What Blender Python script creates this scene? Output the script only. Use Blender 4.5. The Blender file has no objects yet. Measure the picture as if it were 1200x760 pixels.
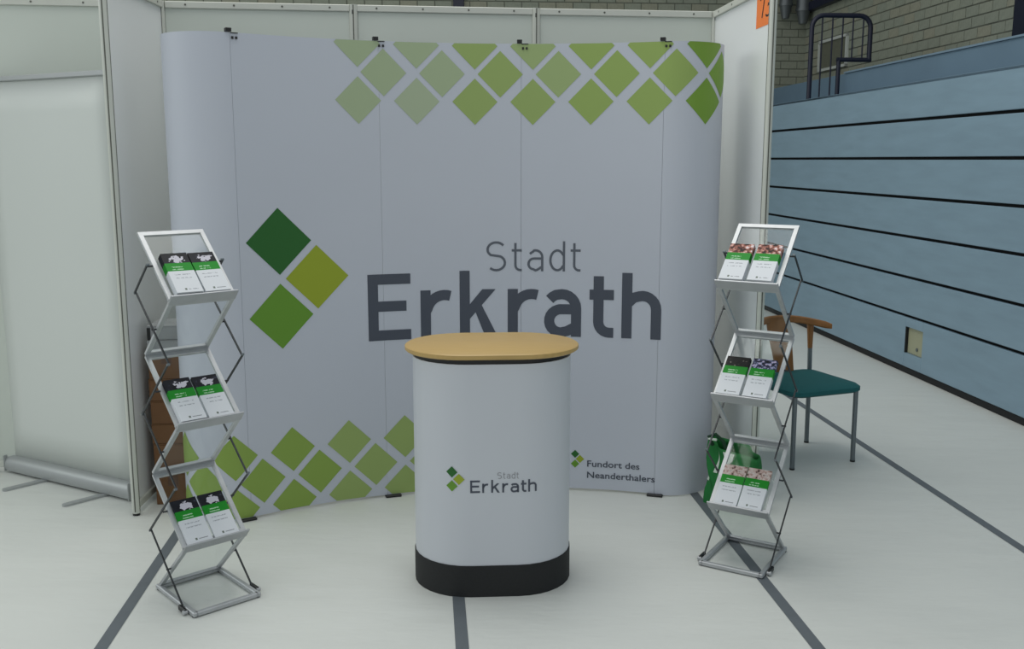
import bpy, bmesh, math, random
from mathutils import Vector, Matrix
random.seed(7)
PI = math.pi
S = bpy.context.scene
COL = S.collection

# ------------------------------------------------------------------ camera, world, lights, exposure
cam_d = bpy.data.cameras.new('camera'); cam = bpy.data.objects.new('camera', cam_d); COL.objects.link(cam)
cam_d.sensor_width = 36.0
cam_d.lens = 36.0 * 1150.0 / 1200.0
cam_d.clip_start = 0.05
cam.location = (0, 0, 1.685)
cam.rotation_euler = (math.radians(90 - 9.527), 0, 0)
S.camera = cam

world = bpy.data.worlds.new('hall_daylight'); S.world = world
world.use_nodes = True
bg = world.node_tree.nodes['Background']
bg.inputs[0].default_value = (0.90, 0.955, 0.99, 1); bg.inputs[1].default_value = 0.57

def area(name, loc, target, sx, sy, power, color):
    d = bpy.data.lights.new(name, 'AREA'); d.shape = 'RECTANGLE'; d.size = sx; d.size_y = sy
    d.energy = power; d.color = color
    o = bpy.data.objects.new(name, d); COL.objects.link(o); o.location = loc
    o.rotation_euler = (Vector(target) - Vector(loc)).to_track_quat('-Z', 'Y').to_euler()
    return o
area('hall_lamps_overhead', (-0.8, 5.0, 7.0), (-0.8, 5.0, 0), 3.0, 4.5, 180, (1.0, 0.98, 0.93))
area('hall_window_band', (-10.5, 4.0, 5.0), (0, 5.0, 1.2), 11, 3.5, 200, (0.95, 1.0, 0.97))

S.view_settings.view_transform = 'Standard'; S.view_settings.look = 'None'
S.view_settings.gamma = 1.0; S.view_settings.use_curve_mapping = False
S.view_settings.exposure = 0.0

# ------------------------------------------------------------------ materials
def lin(c):
    return tuple(((v / 255) / 12.92 if v / 255 <= 0.04045 else ((v / 255 + 0.055) / 1.055) ** 2.4) for v in c)
def mat(name, rgb, rough=0.5, metal=0.0, var=0.0, scale=8.0, bump=0.0, bscale=60.0, stretch=None, spec=0.5, var_rgb=None):
    m = bpy.data.materials.new(name); m.use_nodes = True
    nt = m.node_tree; b = nt.nodes['Principled BSDF']
    c = (*lin(rgb), 1)
    b.inputs['Base Color'].default_value = c
    b.inputs['Roughness'].default_value = rough; b.inputs['Metallic'].default_value = metal
    b.inputs['Specular IOR Level'].default_value = spec
    tc = nt.nodes.new('ShaderNodeTexCoord'); mp = nt.nodes.new('ShaderNodeMapping')
    nt.links.new(tc.outputs['Object'], mp.inputs['Vector'])
    if stretch: mp.inputs['Scale'].default_value = stretch
    if var or var_rgb:
        n = nt.nodes.new('ShaderNodeTexNoise'); n.inputs['Scale'].default_value = scale; n.inputs['Detail'].default_value = 5
        nt.links.new(mp.outputs['Vector'], n.inputs['Vector'])
        r = nt.nodes.new('ShaderNodeValToRGB')
        r.color_ramp.elements[0].position = 0.3; r.color_ramp.elements[1].position = 0.7
        if var_rgb: r.color_ramp.elements[0].color = (*lin(var_rgb), 1)
        else: r.color_ramp.elements[0].color = tuple(v * (1 - var) for v in c[:3]) + (1,)
        r.color_ramp.elements[1].color = tuple(min(1, v * (1 + var)) for v in c[:3]) + (1,)
        nt.links.new(n.outputs['Fac'], r.inputs['Fac']); nt.links.new(r.outputs['Color'], b.inputs['Base Color'])
    if bump:
        n2 = nt.nodes.new('ShaderNodeTexNoise'); n2.inputs['Scale'].default_value = bscale; n2.inputs['Detail'].default_value = 3
        nt.links.new(mp.outputs['Vector'], n2.inputs['Vector'])
        bp = nt.nodes.new('ShaderNodeBump'); bp.inputs['Strength'].default_value = bump; bp.inputs['Distance'].default_value = 0.01
        nt.links.new(n2.outputs['Fac'], bp.inputs['Height']); nt.links.new(bp.outputs['Normal'], b.inputs['Normal'])
    return m

M = {}
M['floor'] = mat('floor_vinyl', (211, 214, 209), 0.42, var=0.02, scale=1.3, bump=0.7, bscale=2.6, stretch=(1.2, 3.0, 1))
M['tape'] = mat('grey_tape', (96, 103, 108), 0.6, var=0.06, scale=12)
M['panel'] = mat('white_partition_laminate', (232, 235, 235), 0.38, var=0.015, scale=2)
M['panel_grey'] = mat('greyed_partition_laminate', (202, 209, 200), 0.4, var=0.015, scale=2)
M['alu_white'] = mat('anodised_partition_profile', (200, 203, 194), 0.42, var=0.03, scale=4)
M['groove'] = mat('profile_groove', (92, 94, 86), 0.6)
M['dark'] = mat('black_plastic', (20, 21, 22), 0.45, var=0.1, scale=20)
M['black_base'] = mat('black_carpeted_base', (27, 29, 30), 0.75, var=0.12, scale=120, bump=0.15, bscale=300)
M['print_white'] = mat('laminated_white_print', (193, 198, 208), 0.5, var=0.012, scale=1.5)
M['print_slate'] = mat('slate_print', (72, 78, 90), 0.5)
M['print_thin'] = mat('slate_thin_print', (92, 98, 108), 0.5)
M['print_grey'] = mat('grey_print', (150, 152, 156), 0.5)
M['g_dark'] = mat('dark_green_print', (28, 96, 30), 0.5)
M['g_yel'] = mat('yellow_green_print', (150, 165, 36), 0.5)
M['g_mid'] = mat('leaf_green_print', (98, 146, 38), 0.5)
for k, c in enumerate([(164, 180, 144), (168, 182, 152), (156, 176, 118), (150, 172, 100), (148, 172, 92), (136, 164, 72), (116, 154, 50)]):
    M['d%d' % k] = mat('green_tint_print_%d' % k, c, 0.5)
M['counter_wrap'] = mat('counter_white_wrap', (200, 204, 210), 0.42, var=0.01, scale=2)
M['beech_top'] = mat('beech_laminate_top', (188, 157, 96), 0.42, var=0.05, scale=5, stretch=(2, 30, 1))
M['alu'] = mat('brushed_aluminium', (184, 187, 189), 0.5, metal=0.6, var=0.05, scale=30)
M['alu_lip'] = mat('satin_aluminium_lip', (172, 175, 178), 0.45, metal=0.6, var=0.04, scale=20)
M['rod'] = mat('dark_grey_rod', (52, 55, 58), 0.45, metal=0.4)
M['steel'] = mat('grey_painted_steel_tube', (112, 120, 124), 0.35, metal=0.55)
M['beech'] = mat('stained_beech', (138, 92, 44), 0.45, var=0.14, scale=6, stretch=(6, 6, 1))
M['teal'] = mat('teal_upholstery', (20, 92, 94), 0.85, var=0.08, scale=90, bump=0.2, bscale=350)
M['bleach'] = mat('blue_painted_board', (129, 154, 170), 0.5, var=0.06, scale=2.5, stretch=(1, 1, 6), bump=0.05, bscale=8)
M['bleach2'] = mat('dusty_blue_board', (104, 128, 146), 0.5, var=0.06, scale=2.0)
M['bleach_edge'] = mat('light_blue_nosing', (120, 142, 158), 0.5)
M['gap'] = mat('bleacher_gap_black', (14, 17, 20), 0.7)
M['navy'] = mat('navy_paint', (16, 22, 44), 0.45, var=0.06, scale=6)
M['mortar'] = mat('dark_mortar', (100, 103, 92), 0.9, var=0.1, scale=40)
M['b0'] = mat('beige_brick_one', (138, 142, 127), 0.85, var=0.07, scale=30, bump=0.3, bscale=80)
M['b1'] = mat('beige_brick_two', (133, 138, 124), 0.85, var=0.07, scale=30, bump=0.3, bscale=80)
M['b2'] = mat('beige_brick_three', (140, 140, 123), 0.85, var=0.08, scale=30, bump=0.3, bscale=80)
M['duct'] = mat('galvanised_duct', (96, 101, 103), 0.4, metal=0.5, var=0.1, scale=5)
M['frame_grey'] = mat('pale_grey_frame', (188, 192, 186), 0.5)
M['hatch'] = mat('olive_grey_grille', (98, 100, 86), 0.6, var=0.08, scale=20)
M['cream'] = mat('cream_socket_cover', (160, 161, 134), 0.5, var=0.03, scale=10)
M['card'] = mat('brown_cardboard', (118, 84, 54), 0.8, var=0.06, scale=9)
M['card_tape'] = mat('packing_tape', (92, 62, 38), 0.35)
M['carton_grey'] = mat('grey_white_carton', (158, 161, 162), 0.6, var=0.05, scale=14)
M['bag'] = mat('green_nonwoven', (14, 112, 46), 0.7, var=0.12, scale=14, bump=0.25, bscale=40)
M['bag_dark'] = mat('dark_green_inside', (10, 56, 30), 0.8)
M['bag_white'] = mat('white_bag_print', (206, 220, 206), 0.6)
M['orange'] = mat('orange_paper', (240, 130, 62), 0.7, var=0.03, scale=8)
M['ink'] = mat('black_marker_ink', (24, 20, 22), 0.6)
M['banner'] = mat('white_banner_film', (212, 217, 212), 0.5, var=0.01, scale=1.2)
M['banner_alu'] = mat('silver_banner_cassette', (168, 172, 172), 0.4, metal=0.4)
M['page'] = mat('white_paper_edges', (214, 216, 218), 0.6, var=0.05, scale=80)

def acrylic():
    m = bpy.data.materials.new('clear_acrylic'); m.use_nodes = True
    nt = m.node_tree; out = nt.nodes['Material Output']; nt.nodes.remove(nt.nodes['Principled BSDF'])
    tr = nt.nodes.new('ShaderNodeBsdfTransparent'); tr.inputs[0].default_value = (0.95, 0.965, 0.965, 1)
    gl = nt.nodes.new('ShaderNodeBsdfGlossy'); gl.inputs['Roughness'].default_value = 0.08
    lw = nt.nodes.new('ShaderNodeLayerWeight'); lw.inputs[0].default_value = 0.25
    n = nt.nodes.new('ShaderNodeMath'); n.operation = 'MULTIPLY_ADD'; n.inputs[1].default_value = 0.07; n.inputs[2].default_value = 0.007
    mx = nt.nodes.new('ShaderNodeMixShader')
    nt.links.new(lw.outputs['Facing'], n.inputs[0]); nt.links.new(n.outputs[0], mx.inputs[0])
    nt.links.new(tr.outputs[0], mx.inputs[1]); nt.links.new(gl.outputs[0], mx.inputs[2])
    nt.links.new(mx.outputs[0], out.inputs['Surface'])
    return m
M['acrylic'] = acrylic()

def leaflet_mat(name, seed, stops, scale=42.0, blob=None):
    """printed leaflet front, drawn in object space: x 0..0.1, y 0..0.21 (y up the page)"""
    m = bpy.data.materials.new(name); m.use_nodes = True
    nt = m.node_tree; b = nt.nodes['Principled BSDF']; b.inputs['Roughness'].default_value = 0.5; b.inputs['Specular IOR Level'].default_value = 0.2
    N = nt.nodes.new; L = nt.links.new
    tc = N('ShaderNodeTexCoord'); sp = N('ShaderNodeSeparateXYZ'); L(tc.outputs['Object'], sp.inputs[0])
    def math_(op, a, bb, c=None):
        n = N('ShaderNodeMath'); n.operation = op
        for i, v in enumerate((a, bb, c)):
            if v is None: continue
            if isinstance(v, (int, float)): n.inputs[i].default_value = v
            else: L(v, n.inputs[i])
        return n.outputs[0]
    def mix(f, a, bb):
        n = N('ShaderNodeMix'); n.data_type = 'RGBA'; L(f, n.inputs[0])
        for i, v in ((6, a), (7, bb)):
            if isinstance(v, tuple): n.inputs[i].default_value = (*lin(v), 1)
            else: L(v, n.inputs[i])
        return n.outputs[2]
    x, y = sp.outputs[0], sp.outputs[1]
    mp = N('ShaderNodeMapping'); mp.inputs['Location'].default_value = (seed * 1.7, seed * 0.9, seed); L(tc.outputs['Object'], mp.inputs[0])
    nz = N('ShaderNodeTexNoise'); nz.inputs['Scale'].default_value = scale; nz.inputs['Detail'].default_value = 4; L(mp.outputs[0], nz.inputs['Vector'])
    ramp = N('ShaderNodeValToRGB'); ramp.color_ramp.interpolation = 'LINEAR'
    els = ramp.color_ramp.elements
    while len(els) < len(stops): els.new(0.5)
    for e, (p, c) in zip(els, stops): e.position = p; e.color = (*lin(c), 1)
    L(nz.outputs['Fac'], ramp.inputs['Fac'])
    photo = ramp.outputs['Color']
    nzb = N('ShaderNodeTexNoise'); nzb.inputs['Scale'].default_value = 70; nzb.inputs['Detail'].default_value = 1.5; L(mp.outputs[0], nzb.inputs['Vector'])
    if blob:                                        # a pale group of figures in the middle of the picture
        bx, by, rx, ry, colr = blob
        dx = math_('DIVIDE', math_('SUBTRACT', x, bx), rx); dy = math_('DIVIDE', math_('SUBTRACT', y, by), ry)
        d = math_('ADD', math_('MULTIPLY', dx, dx), math_('MULTIPLY', dy, dy))
        d = math_('ADD', d, math_('MULTIPLY', math_('SUBTRACT', nzb.outputs['Fac'], 0.5), 5.5))
        photo = mix(math_('LESS_THAN', d, 0.9), photo, colr)
    # faint text lines in the white field
    ln = math_('FRACT', math_('MULTIPLY', y, 55.0), 0)
    f1 = math_('MULTIPLY', math_('LESS_THAN', ln, 0.28), math_('MULTIPLY', math_('GREATER_THAN', y, 0.062), math_('LESS_THAN', y, 0.105)))
    nz2 = N('ShaderNodeTexNoise'); nz2.inputs['Scale'].default_value = 160; L(tc.outputs['Object'], nz2.inputs['Vector'])
    f1 = math_('MULTIPLY', f1, math_('MULTIPLY', math_('GREATER_THAN', x, 0.018), math_('LESS_THAN', x, 0.078)))
    f1 = math_('MULTIPLY', f1, math_('GREATER_THAN', nz2.outputs['Fac'], 0.46))
    white = mix(f1, (222, 226, 230), (172, 176, 182))
    # little crest and line at the foot
    f2 = math_('MULTIPLY', math_('MULTIPLY', math_('GREATER_THAN', x, 0.034), math_('LESS_THAN', x, 0.042)), math_('MULTIPLY', math_('GREATER_THAN', y, 0.011), math_('LESS_THAN', y, 0.021)))
    f3 = math_('MULTIPLY', math_('MULTIPLY', math_('GREATER_THAN', x, 0.048), math_('LESS_THAN', x, 0.084)), math_('MULTIPLY', math_('GREATER_THAN', y, 0.013), math_('LESS_THAN', y, 0.017)))
    white = mix(math_('MULTIPLY', f3, math_('GREATER_THAN', nz2.outputs['Fac'], 0.42)), white, (150, 154, 158))
    white = mix(f2, white, (112, 122, 112))
    # green band with two pale lines of title
    g1 = math_('MULTIPLY', math_('GREATER_THAN', x, 0.020), math_('LESS_THAN', x, 0.062))
    gl = math_('FRACT', math_('MULTIPLY', math_('SUBTRACT', y, 0.119), 80.0), 0)
    g2 = math_('MULTIPLY', math_('MULTIPLY', math_('GREATER_THAN', y, 0.1195), math_('LESS_THAN', y, 0.142)), math_('LESS_THAN', gl, 0.42))
    g3 = math_('MULTIPLY', math_('MULTIPLY', g1, g2), math_('GREATER_THAN', nz2.outputs['Fac'], 0.44))
    green = mix(g3, (24, 140, 36), (176, 214, 178))
    c = mix(math_('GREATER_THAN', y, 0.113), white, green)
    c = mix(math_('GREATER_THAN', y, 0.156), c, photo)
    L(c, b.inputs['Base Color'])
    return m
WHITE_BLOB = (0.054, 0.176, 0.027, 0.019, (204, 202, 212))
M['l_dark'] = leaflet_mat('leaflet_cover_dark_photo', 1.0, [(0.3, (10, 11, 16)), (0.6, (26, 28, 38)), (0.75, (70, 72, 92))], blob=WHITE_BLOB)
M['l_warm'] = leaflet_mat('leaflet_cover_crowd_photo', 3.3, [(0.36, (36, 24, 26)), (0.46, (122, 66, 52)), (0.56, (206, 150, 136)), (0.64, (226, 214, 216))], scale=60)
M['l_black'] = leaflet_mat('leaflet_cover_black_photo', 5.1, [(0.4, (10, 10, 12)), (0.6, (26, 24, 25)), (0.72, (150, 140, 132))], scale=75)
M['l_blue'] = leaflet_mat('leaflet_cover_blue_photo', 7.7, [(0.38, (20, 20, 30)), (0.5, (66, 66, 96)), (0.58, (166, 172, 206)), (0.68, (214, 178, 200))], scale=75)
M['l_pink'] = leaflet_mat('leaflet_cover_pale_photo', 9.2, [(0.34, (62, 44, 42)), (0.45, (190, 160, 150)), (0.6, (214, 204, 198)), (0.72, (120, 90, 84))], scale=62)

# ------------------------------------------------------------------ mesh helpers
class MB:
    def __init__(s): s.v = []; s.f = []
    def add(s, vs, fs):
        k = len(s.v); s.v += [tuple(p) for p in vs]; s.f += [tuple(i + k for i in f) for f in fs]; return s
    def box(s, x0, x1, y0, y1, z0, z1, T=None):
        vs = [(x, y, z) for z in (z0, z1) for y in (y0, y1) for x in (x0, x1)]
        if T is not None: vs = [T @ Vector(p) for p in vs]
        return s.add(vs, [(0, 2, 3, 1), (4, 5, 7, 6), (0, 1, 5, 4), (2, 6, 7, 3), (0, 4, 6, 2), (1, 3, 7, 5)])
    def cbox(s, x0, x1, y0, y1, z0, z1, c=0.004, T=None):
        """box with chamfered edges"""
        vs = []; bm = bmesh.new()
        bmesh.ops.create_cube(bm, size=1)
        for v in bm.verts:
            v.co = Vector(((x0 + x1) / 2 + v.co.x * (x1 - x0), (y0 + y1) / 2 + v.co.y * (y1 - y0), (z0 + z1) / 2 + v.co.z * (z1 - z0)))
        bmesh.ops.bevel(bm, geom=list(bm.edges), offset=c, segments=1, affect='EDGES')
        bm.verts.index_update()
        vs = [v.co.copy() if T is None else T @ v.co for v in bm.verts]; fs = [[v.index for v in f.verts] for f in bm.faces]
        bm.free(); return s.add(vs, fs)
    def tube(s, pts, r, n=10, r1=None, closed=False, cap=True):
        pts = [Vector(p) for p in pts]; m = len(pts); rings = []
        up = None
        for i, p in enumerate(pts):
            if closed: d = pts[(i + 1) % m] - pts[i - 1]
            else: d = pts[min(i + 1, m - 1)] - pts[max(i - 1, 0)]
            d.normalize()
            if up is None:
                a = Vector((0, 0, 1)) if abs(d.z) < 0.9 else Vector((1, 0, 0))
                up = (a - d * a.dot(d)).normalized()
            else:
                up = (up - d * up.dot(d)).normalized()
            w = d.cross(up)
            rr = r if r1 is None else r + (r1 - r) * i / max(1, m - 1)
            rings.append([p + (up * math.cos(2 * PI * k / n) + w * math.sin(2 * PI * k / n)) * rr for k in range(n)])
        vs = [q for ring in rings for q in ring]; fs = []
        for i in range(m if closed else m - 1):
            j = (i + 1) % m
            for k in range(n): fs.append((i * n + k, i * n + (k + 1) % n, j * n + (k + 1) % n, j * n + k))
        if cap and not closed:
            fs.append(tuple(range(n))[::-1]); fs.append(tuple((m - 1) * n + k for k in range(n)))
        return s.add(vs, fs)
    def bar(s, a, b, w, h, up=(0, 0, 1)):
        """rectangular bar from a to b, w across, h along up"""
        a = Vector(a); b = Vector(b); d = (b - a).normalized(); up = Vector(up); up = (up - d * up.dot(d)).normalized(); r = d.cross(up)
        vs = [q + r * sx * w / 2 + up * sz * h / 2 for q in (a, b) for sx, sz in ((-1, -1), (1, -1), (1, 1), (-1, 1))]
        return s.add(vs, [(0, 1, 2, 3), (7, 6, 5, 4), (0, 4, 5, 1), (1, 5, 6, 2), (2, 6, 7, 3), (3, 7, 4, 0)])
    def prism(s, outline, z0, z1):
        n = len(outline)
        vs = [(x, y, z0) for x, y in outline] + [(x, y, z1) for x, y in outline]
        return s.add(vs, [tuple(range(n))[::-1], tuple(range(n, 2 * n))] + [(i, (i + 1) % n, n + (i + 1) % n, n + i) for i in range(n)])
    def grid(s, rows, thick=None):
        a, b = len(rows), len(rows[0]); vs = [p for r in rows for p in r]
        return s.add(vs, [(i * b + j, i * b + j + 1, (i + 1) * b + j + 1, (i + 1) * b + j) for i in range(a - 1) for j in range(b - 1)])
    def build(s, name, material, parent=None, origin=None, smooth=False, T=None):
        me = bpy.data.meshes.new(name)
        o0 = Vector(origin) if origin is not None else Vector((0, 0, 0))
        vs = [tuple(Vector(p) - o0) for p in s.v]
        if T is not None: vs = [tuple(T @ Vector(p)) for p in vs]
        me.from_pydata(vs, [], s.f); me.update()
        bm = bmesh.new(); bm.from_mesh(me); bmesh.ops.recalc_face_normals(bm, faces=bm.faces); bm.to_mesh(me); bm.free()
        if smooth:
            for p in me.polygons: p.use_smooth = True
            me.set_sharp_from_angle(angle=math.radians(38))
        me.materials.append(M[material] if isinstance(material, str) else material)
        o = bpy.data.objects.new(name, me); COL.objects.link(o)
        if parent is not None: o.parent = parent
        if origin is not None and parent is None: o.location = o0
        return o

def tag(o, label=None, cat=None, group=None, kind=None):
    if label: o['label'] = label
    if cat: o['category'] = cat
    if group: o['group'] = group
    if kind: o['kind'] = kind
    return o
def thing(name, label, cat, loc=(0, 0, 0), rz=0.0, group=None, kind=None):
    o = bpy.data.objects.new(name, None); COL.objects.link(o); o.empty_display_size = 0.1
    o.location = loc; o.rotation_euler = (0, 0, rz)
    return tag(o, label, cat, group, kind)
def frame(origin, xdir):
    """matrix with local x along xdir (plan), z up, origin at given point"""
    x = Vector((xdir[0], xdir[1], 0)).normalized(); y = Vector((-x.y, x.x, 0))
    return Matrix(((x.x, y.x, 0, origin[0]), (x.y, y.y, 0, origin[1]), (0, 0, 1, origin[2] if len(origin) > 2 else 0), (0, 0, 0, 1)))
def arc(cx, cy, r, a0, a1, n):
    return [(cx + r * math.cos(math.radians(a0 + (a1 - a0) * i / n)), cy + r * math.sin(math.radians(a0 + (a1 - a0) * i / n))) for i in range(n + 1)]
def stadium(hw, hd, n=16):
    return arc(hw - hd, 0, hd, -90, 90, n) + arc(-(hw - hd), 0, hd, 90, 270, n)

# ------------------------------------------------------------------ floor
fl = MB().add([(-14, -6, 0), (8, -6, 0), (8, 18, 0), (-14, 18, 0)], [(0, 1, 2, 3)]).build('floor', 'floor')
tag(fl, kind='structure')
TD = Vector((0.0865, -1, 0)).normalized()
for x4 in (-1.507, -0.243, 1.003, 2.250):
    p = Vector((x4, 4, 0)); q = Vector((-TD.y, TD.x, 0)) * 0.0235
    a = p - TD * 9.8; b = p + TD * 7
    mb = MB()
    pts = [a + (b - a) * (i / 24) for i in range(25)]
    rows = [[tuple(c - q + Vector((0, 0, 0.0012))), tuple(c + q + Vector((0, 0, 0.0012)))] for c in pts]
    mb.grid(rows)
    mb.build('floor_tape', 'tape', fl)

# ------------------------------------------------------------------ sports hall brick walls
def face_x(Y, off=0.0): return 2.942 + off + 0.0806 * (10.18 - Y)       # plane of the bleacher front
YR = 14.49
KC = Vector((face_x(YR, 1.6), YR, 0))
UR = Vector((0.0803, -0.9968, 0))            # along the side wall towards the viewer
UE = Vector((-0.9968, -0.0803, 0))           # along the rear wall to the left
BL, BH, JT = 0.24, 0.11, 0.012

def brick_wall(name, u, n, length, z0, z1, u_vis, z_vis, skip=None):
    """mortar slab with single bricks where the photo shows them and joined bricks beyond"""
    T = Matrix(((u.x, n.x, 0, KC.x), (u.y, n.y, 0, KC.y), (0, 0, 1, 0), (0, 0, 0, 1)))
    w = MB().box(0, length, -0.2, 0, 0, 7.5, T).build(name, 'mortar'); tag(w, kind='structure')
    meshes = []
    for k in range(3):
        b = MB().cbox(0, BL - JT, -0.01, 0.008, 0, BH - JT, 0.003)
        me = bpy.data.meshes.new('brick'); me.from_pydata(b.v, [], b.f); me.materials.append(M['b%d' % k]); meshes.append(me)
    rest = MB(); cnt = 0
    hb = MB().cbox(0, BL / 2 - JT, -0.01, 0.008, 0, BH - JT, 0.003); hme = bpy.data.meshes.new('half_brick'); hme.from_pydata(hb.v, [], hb.f); hme.materials.append(M['b1'])
    for r in range(int(z0 / BH) | 1, int(z1 / BH), 2):
        if z_vis[0] <= r * BH <= z_vis[1]:
            o = bpy.data.objects.new('half_brick', hme); COL.objects.link(o); o.parent = w; o.matrix_local = T @ Matrix.Translation((0, 0, r * BH))
        else: rest.box(0, BL / 2 - JT, -0.01, 0.007, r * BH, r * BH + BH - JT, T)
    for r in range(int(z0 / BH), int(z1 / BH)):
        z = r * BH; off = (r % 2) * BL / 2
        for c in range(int(length / BL)):
            x = c * BL + off
            if skip and skip(x, z): continue
            if u_vis[0] <= x <= u_vis[1] and z_vis[0] <= z <= z_vis[1] and cnt < 290:
                o = bpy.data.objects.new('brick', meshes[random.randrange(3)]); COL.objects.link(o); o.parent = w
                o.matrix_local = T @ Matrix.Translation((x, random.uniform(-0.002, 0.002), z)); cnt += 1
            else:
                rest.box(x, x + BL - JT, -0.01, 0.007, z, z + BH - JT, T)
    o = rest.build('brick_field', 'b0', w); tag(o, kind='stuff')
    return w
wr = brick_wall('wall_right', UR, Vector((-0.9968, -0.0803, 0)), 9.0, 0.0, 5.5, (0.0, 5.4), (2.55, 3.75))
wb = brick_wall('wall_back', UE, Vector((0.0803, -0.9968, 0)), 14.0, 0.0, 5.5, (0.0, 8.6), (3.63, 4.05))
TR = frame(KC, UR)     # local x along side wall, local y = away from hall axis? (left of x)
# navy posts, beam
def on_rear(px, z0, z1, half, dep, name, m, kind='structure'):
    t = (px - 600) / 1150 / 1.03
    # intersection of sight line x = t*y with rear wall line
    s_ = (t * KC.y - KC.x) / (UE.x - t * UE.y)
    T = Matrix(((UE.x, 0.0803, 0, KC.x), (UE.y, -0.9968, 0, KC.y), (0, 0, 1, 0), (0, 0, 0, 1)))
    o = MB().cbox(s_ - half, s_ + half, -0.02, dep, z0, z1, 0.006, T).build(name, m); tag(o, kind=kind); return o
on_rear(538, 0, 7.3, 0.075, 0.06, 'trim_1', 'navy')
TS = Matrix(((UR.x, -0.9968, 0, KC.x), (UR.y, -0.0803, 0, KC.y), (0, 0, 1, 0), (0, 0, 0, 1)))
o = MB().cbox(5.22, 5.9, -0.02, 0.05, 0, 7.3, 0.008, TS).build('trim_2', 'navy'); tag(o, kind='structure')
o = MB().cbox(0.05, 5.2, -0.02, 0.10, 3.725, 3.84, 0.006, TS).build('trim_3', 'navy'); tag(o, kind='structure')

# ventilation ducts in the hall corner
for (u_, r, zb, lab, nm) in ((0.10, 0.100, 3.56, 'wider galvanised duct hanging right in the dark hall corner', 'a'), (0.36, 0.088, 3.63, 'narrower grey duct left of the wider one, just past the orange sign', 'b')):
    c = KC + UE * u_ + Vector((0, -0.22, 0)); 
    if nm == 'a': c = KC + UE * 0.12 + Vector((0, -0.22, 0))
    else: c = KC + UE * 0.37 + Vector((0, -0.2, 0))
    t = thing('ventilation_duct', lab, 'duct', (c.x, c.y, zb))
    MB().tube([(0, 0, 0.18), (0, 0, 3.2)], r, 20).build('duct_pipe', 'duct', t, smooth=True)
    MB().tube([(0, 0, 0.0), (0, 0, 0.18)], r * 0.55, 20, r1=r).build('tapered_outlet', 'duct', t, smooth=True)
    MB().tube([(0, 0, 0.17), (0, 0, 0.21)], r * 1.08, 20).build('collar', 'duct', t, smooth=True)
    MB().box(-0.02, 0.02, r * 0.9, 0.24, 1.0, 1.04).build('wall_bracket', 'rod', t)

# framed hatch on the side wall
def side_u(Y): return (KC.y - Y) / 0.9968
t = thing('framed_hatch', 'pale grey framed hatch on the brick wall seen through the navy railing', 'hatch', tuple(TS @ Vector((0.577, 0.01, 2.87))))
T3 = TS.to_3x3().to_4x4()
HW, HH = 0.94, 0.41
for a in ((0, HW, 0, 0.035), (0, HW, HH - 0.035, HH), (0, 0.035, 0, HH), (HW - 0.035, HW, 0, HH)):
    MB().box(a[0], a[1], -0.005, 0.03, a[2], a[3], T3).build('frame_bar', 'frame_grey', t)
MB().box(0.03, HW - 0.03, -0.005, 0.012, 0.03, HH - 0.03, T3).build('grille_panel', 'hatch', t)

# ------------------------------------------------------------------ retracted bleachers
DB = Vector((0.0804, -0.9968, 0))
org = Vector((face_x(14.0), 14.0, 0))
TB = Matrix(((DB.x, 0.9968, 0, 0), (DB.y, 0.0804, 0, 0), (0, 0, 1, 0), (0, 0, 0, 1)))   # x along front to viewer, y into the stand
bl = thing('telescopic_bleachers', 'blue retracted sports hall bleachers, stacked horizontal boards', 'bleachers', tuple(org))
LEN = 13.0
rows = [(0.055, 0.448), (0.471, 0.753), (0.776, 1.073), (1.096, 1.379), (1.402, 1.684), (1.707, 1.981), (2.005, 2.283)]
SB0, SB1 = side_u(7.58) - side_u(14.0), 0.0
bx0 = 14.0 - 7.70; bx1 = 14.0 - 7.42
for i, (a, b) in enumerate(rows):
    mb = MB()
    if i == 0:
        mb.cbox(0, bx0, 0, 0.03, a, b, 0.004, TB); mb.cbox(bx1, LEN, 0, 0.03, a, b, 0.004, TB)
        mb.cbox(bx0, bx1, 0, 0.03, a, 0.165, 0.003, TB); mb.cbox(bx0, bx1, 0, 0.03, 0.375, b, 0.003, TB)
    else:
        mb.cbox(0, LEN, 0, 0.03, a, b, 0.004, TB)
    mb.build('front_board', 'bleach', bl)
MB().box(0.0, LEN, 0.05, 0.08, 0.0, 2.27, TB).build('dark_core', 'gap', bl)
MB().box(0.0, LEN, 0.012, 0.05, 0.002, 0.05, TB).build('kick_strip', 'gap', bl)
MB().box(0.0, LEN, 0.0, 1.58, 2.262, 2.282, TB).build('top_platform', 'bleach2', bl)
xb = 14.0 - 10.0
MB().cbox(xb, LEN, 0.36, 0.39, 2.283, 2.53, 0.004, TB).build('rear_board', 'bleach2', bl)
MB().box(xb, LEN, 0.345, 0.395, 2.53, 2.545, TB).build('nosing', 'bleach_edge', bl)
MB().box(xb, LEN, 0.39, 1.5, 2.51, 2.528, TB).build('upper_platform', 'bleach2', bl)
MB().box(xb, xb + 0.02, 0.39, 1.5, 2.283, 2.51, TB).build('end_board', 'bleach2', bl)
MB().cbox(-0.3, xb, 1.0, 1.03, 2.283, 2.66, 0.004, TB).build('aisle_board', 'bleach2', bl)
# socket hatch recessed in the lowest board
tq = thing('socket_hatch', 'cream socket cover in a recess', None, tuple(TB @ Vector(((bx0 + bx1) / 2, 0, 0.165)))); tq.parent = bl
hw = (bx1 - bx0) / 2 - 0.004
MB().box(-hw, hw, 0.022, 0.036, 0.003, 0.207, TB).build('cover_plate', 'cream', tq)
MB().box(-hw, -hw + 0.012, 0.0, 0.034, 0.003, 0.207, TB).build('recess_side', 'gap', tq)
MB().tube([TB @ Vector((0.03, 0.026, 0.05)), TB @ Vector((0.03, 0.014, 0.05))], 0.014, 12).build('lock_knob', 'steel', tq)
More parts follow.
